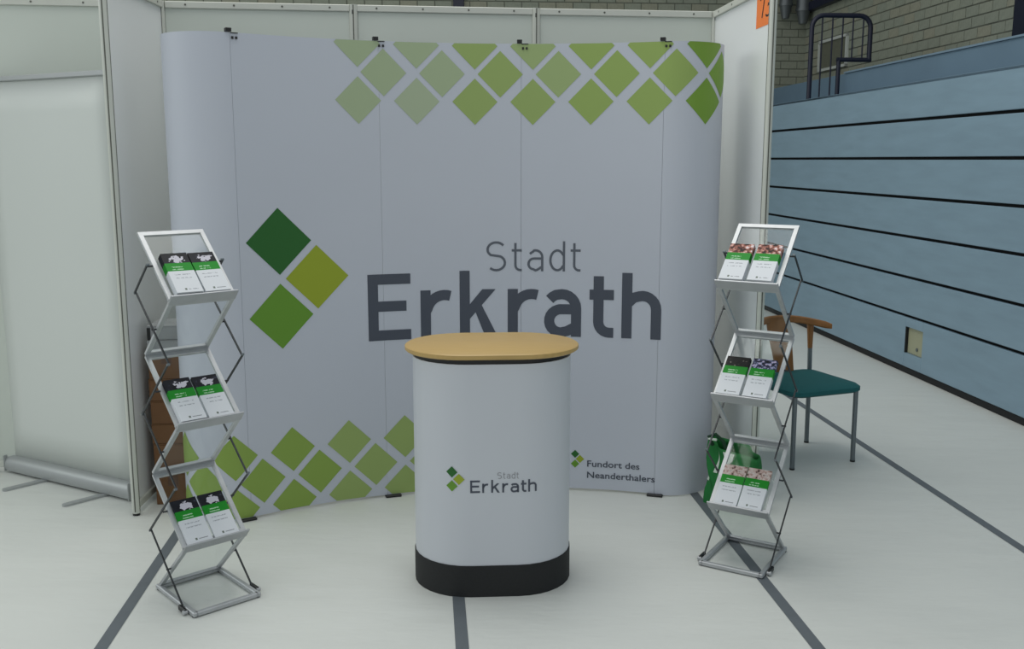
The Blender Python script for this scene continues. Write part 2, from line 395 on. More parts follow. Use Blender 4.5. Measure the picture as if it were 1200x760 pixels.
# navy railing on top
ry = 10.07
rp = thing('safety_railing', 'navy steel tube railing with thin bars', None, Vector((face_x(ry, 0.02), ry, 2.2835)) - org); rp.parent = bl
RX = frame((0, 0, 0), (0.9968, 0.0804))
def R_(x, z): return tuple(RX @ Vector((x, 0, z)))
W_, H_, LC, XC = 0.60, 0.81, 0.385, 0.29
pts = [R_(0, 0), R_(0, H_ - 0.12)] + [R_(0.12 + 0.12 * math.cos(math.radians(a)), H_ - 0.12 + 0.12 * math.sin(math.radians(a))) for a in range(165, 89, -15)]
pts += [R_(W_ - 0.12, H_)] + [R_(W_ - 0.12 + 0.12 * math.cos(math.radians(a)), H_ - 0.12 + 0.12 * math.sin(math.radians(a))) for a in range(75, -1, -15)] + [R_(W_, LC)]
MB().tube(pts, 0.024, 10).build('outer_tube', 'navy', rp, smooth=True)
MB().tube([R_(W_ + 0.02, LC), R_(XC - 0.02, LC)], 0.022, 10).build('lower_tube', 'navy', rp, smooth=True)
MB().tube([R_(XC, LC), R_(XC, 0)], 0.022, 10).build('short_post', 'navy', rp, smooth=True)
for i in range(5):
    x = 0.105 + i * 0.105
    MB().tube([R_(x, 0.0 if x < XC else LC), R_(x, H_)], 0.008, 8).build('thin_bar', 'navy', rp, smooth=True)

# ------------------------------------------------------------------ booth partition system
HP = 2.497
def octo(r): return [(r * math.cos(PI / 8 + k * PI / 4), r * math.sin(PI / 8 + k * PI / 4)) for k in range(8)]
def post(parent, x, y, r=0.0188):
    mb = MB(); mb.prism([(x + a, y + b) for a, b in octo(r)], 0.012, HP)
    o = mb.build('upright_post', 'alu_white', parent)
    g = MB()
    for k in range(0, 8, 2):
        a = k * PI / 4 + 0.12; c, s = math.cos(a), math.sin(a)
        rr = r - 0.0006
        for (dr, hwid) in ((0.0, 0.003),):
            p = [(x + c * rr - s * hwid, y + s * rr + c * hwid), (x + c * rr + s * hwid, y + s * rr - c * hwid), (x + c * (rr - 0.006) + s * hwid, y + s * (rr - 0.006) - c * hwid), (x + c * (rr - 0.006) - s * hwid, y + s * (rr - 0.006) + c * hwid)]
            g.prism(p, 0.02, HP - 0.002)
    g.build('post_groove', 'groove', parent)
    MB().prism([(x + a * 0.9, y + b * 0.9) for a, b in octo(0.0188)], 0.0, 0.013).build('foot_cap', 'dark', parent)
    mb = MB()
    for k in range(0, 8, 2):
        a = k * PI / 4; T = Matrix.Translation((x, y, 0)) @ Matrix.Rotation(a, 4, 'Z')
        mb.box(r - 0.0017, r - 0.0006, -0.004, 0.004, HP - 0.050, HP - 0.028, T)
    mb.build('lock_slot', 'dark', parent)
def bay(parent, p, q, pm='panel'):
    """panel, rails between post centres p and q"""
    T = frame((p[0], p[1], 0), (q[0] - p[0], q[1] - p[1])); L = math.hypot(q[0] - p[0], q[1] - p[1])
    MB().box(0.016, L - 0.016, -0.002, 0.002, 0.06, HP - 0.03, T).build('panel', pm, parent)
    for z0, z1 in ((HP - 0.036, HP - 0.001), (0.03, 0.066)):
        MB().cbox(0.02, L - 0.02, -0.014, 0.014, z0, z1, 0.003, T).build('rail', 'alu_white', parent)
    mb = MB()
    n = 4
    for i in range(n):
        x = L * (i + 0.5) / n
        for sy in (-1, 1):
            mb.tube([T @ Vector((x, sy * 0.0142, HP - 0.018)), T @ Vector((x, sy * 0.0155, HP - 0.018))], 0.0055, 8)
    mb.build('rail_screw', 'groove', parent)
bp = [(-1.822, 5.300), (-0.845, 5.430), (0.131, 5.552), (1.129, 5.668)]
ext = (bp[1][0] - bp[0][0], bp[1][1] - bp[0][1])
nb = [(bp[0][0] - ext[0] * k * 1.035, bp[0][1] - ext[1] * k * 1.035) for k in (1, 2)]
wbk = thing('wall_booth_back', None, None, kind='structure')
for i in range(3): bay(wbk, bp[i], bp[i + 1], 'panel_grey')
for p in bp[1:3]: post(wbk, *p, 0.0235)
wnb = thing('wall_booth_neighbour', None, None, kind='structure')
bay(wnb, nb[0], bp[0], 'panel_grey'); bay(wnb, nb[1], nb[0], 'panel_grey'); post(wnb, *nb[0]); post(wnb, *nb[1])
wlf = thing('wall_booth_left', None, None, kind='structure')
LE = (-1.806, 4.505)
bay(wlf, LE, bp[0]); post(wlf, *LE); post(wlf, *bp[0])
wrt = thing('wall_booth_right', None, None, kind='structure')
RE = (1.198, 4.680)
bay(wrt, bp[3], RE); post(wrt, *RE); post(wrt, *bp[3])

# orange number sheet on the right partition
Tn = frame((RE[0], RE[1], 0), (bp[3][0] - RE[0], bp[3][1] - RE[1]))       # x from front post to the back, y to the left side
sg = thing('number_sheet', 'orange paper number sheet taped high on the right partition wall', 'sign', (RE[0], RE[1], 2.326))
R3 = Tn.to_3x3().to_4x4()
def sgp(mb, x0, x1, z0, z1, d): mb.box(x0, x1, 0.0025, d, z0, z1, R3)
MB().box(0.020, 0.232, 0.0025, 0.0034, -0.020, 0.132, R3).build('paper', 'orange', sg)
def ribbon2d(pts, w):
    pts = [Vector(p) for p in pts]; out = []
    for i, p in enumerate(pts):
        if 0 < i < len(pts) - 1:
            d0 = (p - pts[i - 1]).normalized(); d1 = (pts[i + 1] - p).normalized()
            t_ = d0 + d1
            t_ = t_.normalized() if t_.length > 1e-6 else d1
            nn = Vector((-t_.y, t_.x)); sc = 1 / max(0.45, nn.dot(Vector((-d0.y, d0.x))))
        else:
            d = (pts[1] - pts[0]) if i == 0 else (pts[-1] - pts[-2]); d = d.normalized(); nn = Vector((-d.y, d.x)); sc = 1
        out.append((p + nn * w / 2 * sc, p - nn * w / 2 * sc))
    return out
# marker digits: sheet seen from the booth, text runs towards the front post
def digits(strokes, w):
    mb = MB()
    for st in strokes:
        rb = ribbon2d(st, w)
        rows = [[tuple(R3 @ Vector((0.184 - a.x * 0.85, 0.0040, a.y * 0.6 + 0.012))) for a in pr] for pr in rb]
        mb.grid(rows)
    return mb
digits([[(0.012, 0.150), (0.014, 0.172), (0.085, 0.180), (0.045, 0.015)]], 0.015).build('digit_seven', 'ink', sg)
digits([[(0.105, 0.172)] + [(0.140 + 0.036 * math.cos(math.radians(a)), 0.138 + 0.042 * math.sin(math.radians(a))) for a in range(140, -81, -20)] +
        [(0.140 + 0.042 * math.cos(math.radians(a)), 0.058 + 0.044 * math.sin(math.radians(a))) for a in range(80, -151, -20)]], 0.015).build('digit_three', 'ink', sg)

# ------------------------------------------------------------------ curved pop-up backdrop
CX, CY, RR = .071, 2.688, 2.19
PM = math.atan2(.986, -.168); HL = 1.031; CRL, CRR = 0.221, 0.25; ZT = 2.235
def curve(s):
    """plan point and outward (viewer-side) normal of the backdrop at arc length s"""
    if abs(s) <= HL:
        a = PM - s / RR; n = Vector((-math.cos(a), -math.sin(a)))
        return Vector((CX, CY)) - n * RR, n
    sg_ = 1 if s > 0 else -1
    a = PM - sg_ * HL / RR; n0 = Vector((-math.cos(a), -math.sin(a))); h = Vector((CX, CY)) - n0 * RR
    CR = CRR if s > 0 else CRL; c = h - n0 * CR; b = (abs(s) - HL) / CR
    tdir = Vector((math.sin(a), -math.cos(a))) * sg_
    n = n0 * math.cos(b) + tdir * math.sin(b)
    return c + n * CR, n
def surf(s, z, off=0.0):
    p, n = curve(s); p = p + n * off; return Vector((p.x, p.y, z))
pu = thing('backdrop_wall', 'large curved white exhibition backdrop with green diamonds and slate lettering', 'backdrop', (-0.30, 4.87, 0))
PO = Vector(pu.location)
def pbuild(mb, name, m, parent=pu, smooth=False): return mb.build(name, m, parent, origin=PO, smooth=smooth)
def sheet(s0, s1, z0, z1, step, th=0.004):
    n = max(2, int(abs(s1 - s0) / step)); mb = MB()
    ss = [s0 + (s1 - s0) * i / n for i in range(n + 1)]
    fr = [[surf(s, z0), surf(s, z1)] for s in ss]; bk = [[surf(s, z0, -th), surf(s, z1, -th)] for s in ss]
    mb.grid(fr); mb.grid(bk)
    k = len(ss) * 2
    for i in range(n):
        mb.f.append((2 * i, 2 * i + 2, k + 2 * i + 2, k + 2 * i)); mb.f.append((2 * i + 1, k + 2 * i + 1, k + 2 * i + 3, 2 * i + 3))
    mb.f.append((0, 1, k + 1, k)); mb.f.append((2 * n, k + 2 * n, k + 2 * n + 1, 2 * n + 1))
    return mb
seams = [-HL, -HL / 3, HL / 3, HL]
for i in range(3): pbuild(sheet(seams[i] + 0.0006, seams[i + 1] - 0.0006, 0.012, ZT, 0.03), 'graphic_panel', 'print_white', smooth=True)
CAPL = 0.62
pbuild(sheet(-HL - CAPL, -HL - 0.0006, 0.006, ZT, 0.012), 'end_panel', 'print_white', smooth=True)
pbuild(sheet(HL + 0.0006, HL + CAPL, 0.006, ZT, 0.012), 'end_panel', 'print_white', smooth=True)
def clip_z(poly, zlim, keep_below):
    out = []
    for i in range(len(poly)):
        a, b = poly[i], poly[(i + 1) % len(poly)]
        ia = (a[1] <= zlim) if keep_below else (a[1] >= zlim); ib = (b[1] <= zlim) if keep_below else (b[1] >= zlim)
        if ia: out.append(a)
        if ia != ib:
            t_ = (zlim - a[1]) / (b[1] - a[1]); out.append((a[0] + t_ * (b[0] - a[0]), zlim))
    return out
def decal(poly, off=0.0012, nstrip=14):
    """convex polygon in (s,z), sliced in vertical strips and laid on the backdrop"""
    s0 = min(p[0] for p in poly); s1 = max(p[0] for p in poly); mb = MB(); rows = []
    xs = sorted(set([s0 + (s1 - s0) * i / nstrip for i in range(nstrip + 1)] + [p[0] for p in poly]))
    for s in xs:
        zs = []
        for i in range(len(poly)):
            a, b = poly[i], poly[(i + 1) % len(poly)]
            if min(a[0], b[0]) - 1e-9 <= s <= max(a[0], b[0]) + 1e-9:
                if abs(b[0] - a[0]) < 1e-9: zs += [a[1], b[1]]
                else: zs.append(a[1] + (s - a[0]) / (b[0] - a[0]) * (b[1] - a[1]))
        rows.append([tuple(surf(s, min(zs), off)), tuple(surf(s, max(zs), off))])
    mb.grid(rows); return mb
def diamond(s, z, h, m, lo=None, hi=None, name='printed_diamond', hv=None):
    hv = hv or h
    poly = [(s - h, z), (s, z - hv), (s + h, z), (s, z + hv)]
    if hi is not None: poly = clip_z(poly, hi, True)
    if lo is not None: poly = clip_z(poly, lo, False)
    if len(poly) > 2: pbuild(decal(poly), name, m)
HD = 0.1095
tint = lambda k: 'd%d' % max(0, min(6, k))
ct = [0, 1, 3, 3, 4, 4, 6, 6]; btn = [0, 0, 3, 2, 4, 4, 6, 6]; at = [0, 0, 3, 2, 4, 4, 6, 6]
for k in range(7):
    diamond(-0.444 + 0.2812 * k, 1.961, HD, tint(ct[k])); diamond(-0.444 + 0.2812 * k, 2.222, HD, tint(at[k]), hi=ZT - 0.001)
    diamond(-0.321 + 0.2812 * k, 2.091, HD, tint(btn[k]))
for k in range(-1, 5):
    c = [5, 5, 5, 3, 3, 2, 2][k + 1]
    diamond(-1.097 + 0.2825 * k, 0.310, HD, tint(c)); diamond(-1.097 + 0.2825 * k, 0.052, HD, tint(c), lo=0.014)
    diamond(-0.9655 + 0.2825 * k, 0.179, HD, tint([5, 5, 5, 3, 3, 2, 2][k + 1]))
# town emblem
diamond(-0.8445, 1.311, 0.1555, 'g_dark', name='emblem_diamond'); diamond(-0.6655, 1.136, 0.152, 'g_yel', name='emblem_diamond'); diamond(-0.8445, 0.960, 0.1545, 'g_mid', name='emblem_diamond')
diamond(0.6235, 0.1955, 0.0215, 'g_dark', name='emblem_diamond'); diamond(0.6485, 0.1695, 0.0215, 'g_yel', name='emblem_diamond'); diamond(0.6235, 0.1435, 0.0215, 'g_mid', name='emblem_diamond')

# letters as strokes: units of cap height, DIN-like
def glyph(ch, w, st):
    """list of polylines or ('poly', pts) in cap units; advance box width w"""
    xh = 0.735; h = st / 2; out = []
    if ch == 'E':
        return [[(h, 0), (h, 1)], [(0, 1 - h), (w, 1 - h)], [(0, 0.515), (w * 0.90, 0.515)], [(0, h), (w, h)]]
    if ch == 'r':
        R = 0.27
        return [[(h, 0), (h, xh)], [(h, xh - h - R + 0.02)] + arc(h + R + 0.02, xh - h - R, R, 165, 71, 9)]
    if ch == 'k':
        t2 = st * 0.66
        return [[(h, 0), (h, 1.02)], ('poly', [(st * 0.8, 0.245), (st * 0.8, 0.245 + st * 1.45), (w - 0.02 - t2 * 2, xh), (w - 0.02, xh)]),
                ('poly', [(0.24, 0.39), (0.325, 0.515), (w + 0.01, 0), (w + 0.01 - t2 * 1.85, 0)])]
    if ch == 'a':
        rx = (w - st) / 2; x0 = h; x1 = w - h
        top = [(0.085, 0.575), (0.125, 0.615), (0.18, 0.645)] + [(x1 - 0.22 + 0.22 * math.cos(math.radians(a)), xh - h - 0.22 + 0.22 * math.sin(math.radians(a))) for a in range(105, -1, -15)] + [(x1, 0)]
        bowl = [(x1, 0.425), (0.24, 0.425)] + [(x0 + 0.18 + 0.18 * math.cos(math.radians(a)), 0.245 + 0.18 * math.sin(math.radians(a))) for a in range(105, 266, 16)] + [(0.27, h - 0.01), (w * 0.62, h + 0.01), (x1, 0.16)]
        return [top, bowl]
    if ch == 't':
        x = w * 0.37
        return [[(x, 0.94), (x, 0.24)] + [(x + 0.165 + 0.165 * math.cos(math.radians(a)), h + 0.165 + 0.165 * math.sin(math.radians(a))) for a in range(195, 271, 15)] + [(w, h)], [(0, xh - h), (w, xh - h)]]
    if ch == 'h':
        R = 0.205; x1 = w - h
        return [[(h, 0), (h, 1.0)], [(h, xh - h - 0.13), (h + 0.10, xh - h - 0.03)] + [(x1 - R + R * math.cos(math.radians(a)), xh - h - R + R * math.sin(math.radians(a))) for a in range(105, -1, -15)] + [(x1, 0)]]
    if ch == 'S':
        r1 = 0.235; cy1 = 1 - h - r1; cy2 = h + 0.25; c = w / 2
        up = [(c + (c - h) * math.cos(math.radians(a)), 1 - h - 0.235 + 0.235 * math.sin(math.radians(a))) for a in range(35, 241, 15)]
        dn = [(c + (c - h) * math.cos(math.radians(a)), h + 0.245 + 0.245 * math.sin(math.radians(a))) for a in range(60, -146, -15)]
        return [up + dn]
    if ch == 'd':
        x1 = w - h; c = w / 2
        bowl = [(x1, xh - 0.2)] + [(c + 0.02 + (c - h) * math.cos(math.radians(a)) * (1 if math.cos(math.radians(a)) < 0 else 0.95), xh / 2 + (xh / 2 - h) * math.sin(math.radians(a))) for a in range(40, 321, 14)] + [(x1, 0.2)]
        return [[(x1, 0), (x1, 1.0)], bowl]
    return out
def lay_glyph(ch, w, st, place, maxseg=0.04):
    mb = MB()
    for g in glyph(ch, w, st):
        if isinstance(g, tuple):
            q = g[1]; n = 10; rows = []
            for i in range(n + 1):
                t_ = i / n
                a = Vector(q[0]).lerp(Vector(q[3]), t_); b = Vector(q[1]).lerp(Vector(q[2]), t_)
                rows.append([place(a.x, a.y), place(b.x, b.y)])
            mb.grid(rows)
        else:
            fine = [g[0]]
            for p, q in zip(g, g[1:]):
                n = max(1, int(math.hypot(q[0] - p[0], q[1] - p[1]) / 0.12))
                fine += [(p[0] + (q[0] - p[0]) * i / n, p[1] + (q[1] - p[1]) * i / n) for i in range(1, n + 1)]
            rb = ribbon2d(fine, st)
            mb.grid([[place(a.x, a.y), place(a.x * .5 + b.x * .5, a.y * .5 + b.y * .5), place(b.x, b.y)] for a, b in rb])
    return mb
CAP = 0.328; ZB = 0.806
word = [('E', -0.421, 0.212), ('r', -0.160, 0.163), ('k', 0.036, 0.187), ('r', 0.277, 0.156), ('a', 0.460, 0.186), ('t', 0.687, 0.121), ('h', 0.848, 0.196)]
for ch, s0, wd in word:
    pbuild(lay_glyph(ch, wd / CAP, 0.155, lambda x, y: tuple(surf(s0 + x * CAP, ZB + y * CAP, 0.0014))), 'letter_' + ch.lower(), 'print_slate')
CAP2 = 0.150; ZB2 = 1.136
for ch, s0, wd in [('S', 0.171, 0.098), ('t', 0.297, 0.050), ('a', 0.375, 0.080), ('d', 0.481, 0.082), ('t', 0.590, 0.050)]:
    pbuild(lay_glyph(ch, wd / CAP2, 0.078, lambda x, y: tuple(surf(s0 + x * CAP2, ZB2 + y * CAP2, 0.0014))), 'letter_' + ch.lower(), 'print_thin')
def text_mesh(body, size, place, width=None):
    cu = bpy.data.curves.new('t', 'FONT'); cu.body = body; cu.size = size; cu.resolution_u = 3; cu.offset = size * 0.012
    o = bpy.data.objects.new('t', cu); COL.objects.link(o)
    dg = bpy.context.evaluated_depsgraph_get(); me = bpy.data.meshes.new_from_object(o.evaluated_get(dg))
    xs = [v.co.x for v in me.vertices]; k = 1.0 if width is None else width / (max(xs) - min(xs)); x0 = min(xs)
    mb = MB(); mb.add([place((v.co.x - x0) * k, v.co.y) for v in me.vertices], [tuple(p.vertices) for p in me.polygons])
    bpy.data.objects.remove(o); bpy.data.curves.remove(cu); bpy.data.meshes.remove(me)
    return mb
pbuild(text_mesh('Fundort des', 0.047, lambda x, y: tuple(surf(0.686 + x, 0.131 + y, 0.002)), 0.268), 'lettering', 'print_slate')
pbuild(text_mesh('Neanderthalers', 0.047, lambda x, y: tuple(surf(0.686 + x, 0.071 + y, 0.002)), 0.347), 'lettering', 'print_slate')
# hanging clips, feet, frame behind
for s in (-1.037, -0.355, 0.335, 1.020):
    mb = MB()
    def hk(s0, s1, z0, z1, o0, o1):
        vs = [surf(s_, z_, o_) for z_ in (z0, z1) for o_ in (o0, o1) for s_ in (s0, s1)]
        mb.add(vs, [(0, 2, 3, 1), (4, 5, 7, 6), (0, 1, 5, 4), (2, 6, 7, 3), (0, 4, 6, 2), (1, 3, 7, 5)])
    hk(s - 0.012, s + 0.012, ZT + 0.002, ZT + 0.018, -0.02, 0.008)
    hk(s + 0.010, s + 0.042, ZT - 0.004, ZT + 0.000, -0.006, 0.004)
    hk(s + 0.012, s + 0.021, ZT - 0.028, ZT - 0.017, 0.0, 0.006)
    hk(s + 0.030, s + 0.039, ZT - 0.028, ZT - 0.017, 0.0, 0.006)
    pbuild(mb, 'panel_clip', 'dark')
for s in (-1.05, -0.315, 0.345, 1.035):
    pp, n = curve(s)
    mb = MB(); T = frame((pp.x, pp.y, 0), (n.y, -n.x))
    mb.cbox(-0.04, 0.04, -0.03, 0.02, 0.0, 0.012, 0.003, T); pbuild(mb, 'frame_foot', 'dark')
    mb = MB(); mb.bar(surf(s, 0.012, -0.02), surf(s, ZT, -0.02), 0.03, 0.012, up=(n.x, n.y, 0)); pbuild(mb, 'magnet_bar', 'alu_lip')
mb = MB()
for i in range(3):
    for a, b in ((0, 1), (1, 2), (2, 3)):
        z0, z1 = 0.05 + 0.72 * a, 0.05 + 0.72 * b
        mb.tube([surf(seams[i], z0, -0.035), surf(seams[i + 1], z1, -0.035)], 0.006, 6); mb.tube([surf(seams[i], z1, -0.045), surf(seams[i + 1], z0, -0.045)], 0.006, 6)
pbuild(mb, 'scissor_frame', 'alu')

# ------------------------------------------------------------------ counter
ct_ = thing('promotion_counter', 'white oval promotion counter with beech top and black base in the middle', 'counter', (-0.080, 3.835, 0), math.radians(3.5))
def lathe_band(hw, hd, z0, z1, n=18):
    a = stadium(hw, hd, n); return MB().prism(a, z0, z1)
MB().prism(stadium(0.318, 0.226), 0.0, 0.128).build('plinth', 'black_base', ct_, smooth=True)
MB().prism(stadium(0.3145, 0.2225), 0.126, 0.926).build('wrap_panel', 'counter_wrap', ct_, smooth=True)
MB().prism(stadium(0.309, 0.217), 0.924, 0.948).build('top_rim', 'dark', ct_, smooth=True)
tp = MB()
oa = stadium(0.345, 0.242, 20); ob = stadium(0.339, 0.236, 20); n = len(oa)
rings = [(ob, 0.946), (oa, 0.951), (oa, 0.964), (ob, 0.968)]
vs = [(x, y, z) for pr, z in rings for x, y in pr]
fs = [tuple(range(n))[::-1], tuple(range(3 * n, 4 * n))]
for r in range(3): fs += [(r * n + i, r * n + (i + 1) % n, (r + 1) * n + (i + 1) % n, (r + 1) * n + i) for i in range(n)]
tp.add(vs, fs).build('counter_top', 'beech_top', ct_, smooth=True)
def csurf(s, z, off=0.0012):
    """point on the counter front, s measured from the middle"""
    hd = 0.2225; fl_ = 0.3145 - hd
    if abs(s) <= fl_: return (s, -hd - off, z)
    sg_ = 1 if s > 0 else -1; b = (abs(s) - fl_) / hd
    return (sg_ * (fl_ + (hd + off) * math.sin(b)), -(hd + off) * math.cos(b), z)
CZ = 0.493; CS = -0.172
def cd(s, z, h, m):
    mb = MB(); mb.add([csurf(s - h, z), csurf(s, z - h), csurf(s + h, z), csurf(s, z + h)], [(0, 1, 2, 3)]); mb.build('emblem_diamond', m, ct_)
cd(-0.165, 0.506, 0.0225, 'g_dark'); cd(-0.1375, 0.478, 0.0225, 'g_yel'); cd(-0.165, 0.4505, 0.0225, 'g_mid')
CC = 0.050
k_ = 0.258 / 1.467
for ch, s0, wd in word:
    x0 = -0.094 + (s0 + 0.421) * k_
    lay_glyph(ch, wd * k_ / CC, 0.150, lambda x, y: csurf(x0 + x * CC, 0.424 + y * CC)).build('letter_' + ch.lower(), 'print_slate', ct_)
for ch, s0, wd in [('S', 0.171, 0.098), ('t', 0.297, 0.050), ('a', 0.375, 0.080), ('d', 0.481, 0.082), ('t', 0.590, 0.050)]:
    x0 = -0.094 + (s0 + 0.421) * k_
    lay_glyph(ch, wd * k_ / 0.0265, 0.10, lambda x, y: csurf(x0 + x * 0.0265, 0.4785 + y * 0.0265)).build('letter_' + ch.lower(), 'print_grey', ct_)

# ------------------------------------------------------------------ brochure stands
SW, SL, SY, SH = 0.256, 0.35, 0.08, 0.235
def stand(label, loc, rz, mirror=False):
    t = thing('brochure_stand', label, 'brochure stand', loc, rz, 'zigzag brochure stands')
    hw = SW / 2
    mb = MB()
    for s in (-1, 1): mb.cbox(s * hw - 0.010, s * hw + 0.010, 0, SL, 0.003, 0.021, 0.003)
    mb.cbox(-hw, hw, 0, 0.02, 0.003, 0.021, 0.003); mb.cbox(-hw, hw, SL - 0.02, SL, 0.003, 0.021, 0.003)
    mb.build('base_frame', 'alu', t)
    for s in (-1, 1):
        for y in (0.015, SL - 0.015):
            MB().tube([(s * hw, y, 0), (s * hw, y, 0.005)], 0.010, 10).build('rubber_foot', 'dark', t)
    zig = [(SL - 0.01, 0.014)]
    for k in range(1, 7): zig.append(((SY if k % 2 else SL - 0.01), 0.014 + SH * k - 0.006))
    for k in range(6):
        a = Vector((0, *zig[k])); b = Vector((0, *zig[k + 1])); d = (b - a).normalized(); nrm = Vector((0, -d.z, d.y))
        if nrm.z < 0: nrm = -nrm
        shelf = k % 2 == 1
        lo, hi = a + d * 0.006, b - d * 0.006
        mb = MB()
        for s in (-1, 1): mb.bar(lo + Vector((s * (hw - 0.008), 0, 0)), hi + Vector((s * (hw - 0.008), 0, 0)), 0.017, 0.011, up=nrm)
        mb.bar(hi + Vector((-hw, 0, 0)) - d * 0.009, hi + Vector((hw, 0, 0)) - d * 0.009, 0.018, 0.0108, up=nrm)
        mb.bar(lo + Vector((-hw, 0, 0)) + d * 0.009, lo + Vector((hw, 0, 0)) + d * 0.009, 0.018, 0.0108, up=nrm)
        f = mb.build('shelf_frame' if shelf else 'support_frame', 'alu', t)
        g = MB(); g.bar(lo + d * 0.016, hi - d * 0.016, SW - 0.030, 0.003, up=nrm); g.build('acrylic_panel', 'acrylic', f)
        if shelf:
            l = MB()
            T = Matrix(((1, 0, 0, 0), (0, d.y, nrm.y, lo.y), (0, d.z, nrm.z, lo.z), (0, 0, 0, 1)))
            l.cbox(-hw - 0.003, hw + 0.003, -0.012, -0.004, -0.016, 0.032, 0.002, T); l.box(-hw, hw, -0.006, 0.012, -0.0105, -0.0065, T)
            l.build('front_lip', 'alu_lip', f)
    # scissor rods on both sides
    rz_ = [(SY, 0.016)]
    for k in range(1, 6): rz_.append(((SL - 0.005 if k % 2 else SY), 0.014 + SH * k))
    rz_.append(((SY + SL) / 2 - 0.005, 0.014 + SH * 5.5))
    for s in (-1, 1):
        x = s * (hw + 0.014)
        for k in range(6):
            a, b = rz_[k], rz_[k + 1]
            xo = x + s * (0.006 if k % 2 else 0.0)
            r = MB(); r.bar((xo, a[0], a[1]), (xo, b[0], b[1]), 0.0075, 0.005, up=(1, 0, 0)); ro = r.build('scissor_rod', 'rod', t)
            MB().tube([(x - s * 0.002, b[0], b[1]), (x + s * 0.009, b[0], b[1])], 0.0048, 10).build('pivot_bolt', 'steel', ro)
        for k in range(6):
            a, b = zig[k], zig[k + 1]
            MB().tube([(s * (hw - 0.002), (a[0] + b[0]) / 2, (a[1] + b[1]) / 2), (x + s * 0.004, (a[0] + b[0]) / 2, (a[1] + b[1]) / 2)], 0.0035, 8).build('pivot_pin', 'rod', t)
        MB().cbox(min(x, x + s * 0.012), max(x, x + s * 0.012), SY - 0.035, SY + 0.025, 0.004, 0.024, 0.003).build('base_bracket', 'dark', t)
        MB().tube([(x, SY - 0.03, 0.012), (x + s * 0.016, SY - 0.03, 0.012)], 0.009, 12).build('bracket_roller', 'alu', t)
    Tw = Matrix.Translation(loc) @ Matrix.Rotation(rz, 4, 'Z')
    out = []
    for k in (1, 3, 5):
        a = Vector((0, *zig[k])); b = Vector((0, *zig[k + 1])); d = (b - a).normalized(); nrm = Vector((0, -d.z, d.y))
        out.append(Tw @ Matrix(((1, 0, 0, 0), (0, d.y, nrm.y, a.y), (0, d.z, nrm.z, a.z), (0, 0, 0, 1))))
    return out
def leaflets(T, x, cover, th, label, group, skew=0.0):
    T2 = T @ Matrix.Translation((x, 0.0075, 0.0062)) @ Matrix.Rotation(skew, 4, 'Z') @ Matrix.Diagonal((1, 0.92, 1, 1))
    t = thing('leaflet_stack', label, 'leaflets', group=group); t.matrix_world = T2
    n = max(3, int(th / 0.003)); e = th / n
    for i in range(n):
        j = (random.uniform(-0.0006, 0.0006), random.uniform(-0.0004, 0.0014)) if i < n - 1 else (0, 0)
        MB().box(j[0], 0.099 + j[0], j[1], 0.210 + j[1], i * e, (i + 1) * e - 0.0004).build('leaflet', M[cover], t)
left = stand('zigzag aluminium brochure stand in front of the cardboard boxes', (-1.0815, 3.514, 0), math.radians(42.3))
right = stand('zigzag aluminium brochure stand in front of the teal chair', (0.9015, 3.839, 0), math.radians(-31.5))
GL = 'leaflets on the stand by the cardboard boxes'; GR = 'leaflets on the stand by the chair'
lv = ['bottom', 'middle', 'top']
tl = [(0.012, 0.012), (0.022, 0.016), (0.030, 0.024)]
for i, T in enumerate(left):
    leaflets(T, (-0.112, -0.114, -0.104)[i], 'l_dark', tl[i][0], 'leaflets with dark photo covers, left stack on %s shelf of the stand before the boxes' % lv[i], GL, (0, 0, -0.02)[i])
    leaflets(T, (-0.004, -0.003, 0.006)[i], 'l_dark', tl[i][1], 'leaflets with dark photo covers, right stack on %s shelf of the stand before the boxes' % lv[i], GL)
rc = [('l_pink', 'l_pink', 0.012, 0.014), ('l_black', 'l_blue', 0.020, 0.022), ('l_warm', 'l_warm', 0.028, 0.030)]
rd = [('pale photo covers', 'pale photo covers'), ('black photo covers', 'blue-tinted photo covers'), ('crowd photo covers', 'crowd photo covers')]
for i, T in enumerate(right):
    leaflets(T, (-0.108, -0.113, -0.116)[i], rc[i][0], rc[i][2], 'leaflets with %s, left stack on %s shelf of the stand before the chair' % (rd[i][0], lv[i]), GR)
    leaflets(T, (-0.003, 0.000, 0.002)[i], rc[i][1], rc[i][3], 'leaflets with %s, right stack on %s shelf of the stand before the chair' % (rd[i][1], lv[i]), GR)

# ------------------------------------------------------------------ chair
ch = thing('visitor_chair', 'chair with teal upholstered seat, wooden back and grey steel legs', 'chair', (1.662, 5.470, 0), math.radians(21.3))
hx, hy = 0.206, 0.204
def rr_outline(a, b, r, n=5, front=1.0):
    o = []
    for cx, cy, a0 in ((a - r, b - r, 0), (-a + r, b - r, 90), (-a + r, -b + r, 180), (a - r, -b + r, 270)):
        o += [(cx + r * math.cos(math.radians(a0 + 90 * i / n)), cy + r * math.sin(math.radians(a0 + 90 * i / n))) for i in range(n + 1)]
    return o
mb = MB(); ringz = [(0.92, 0.405, 0), (1.0, 0.418, 0), (1.0, 0.438, 0), (0.93, 0.452, 0), (0.6, 0.460, 0), (0.2, 0.462, 0)]
ol = rr_outline(0.235, 0.235, 0.06, 6); n = len(ol); vs = []; fs = []
for k, z, _ in ringz:
    for x, y in ol:
        bow = 0.012 * (1 - (x / 0.235) ** 2)
        vs.append((x * k, y * k - (bow if y < 0 else -bow) * k, z))
for r in range(len(ringz) - 1): fs += [(r * n + i, r * n + (i + 1) % n, (r + 1) * n + (i + 1) % n, (r + 1) * n + i) for i in range(n)]
fs += [tuple(range(n))[::-1], tuple((len(ringz) - 1) * n + i for i in range(n))]
mb.add(vs, fs); mb.build('seat', 'teal', ch, smooth=True)
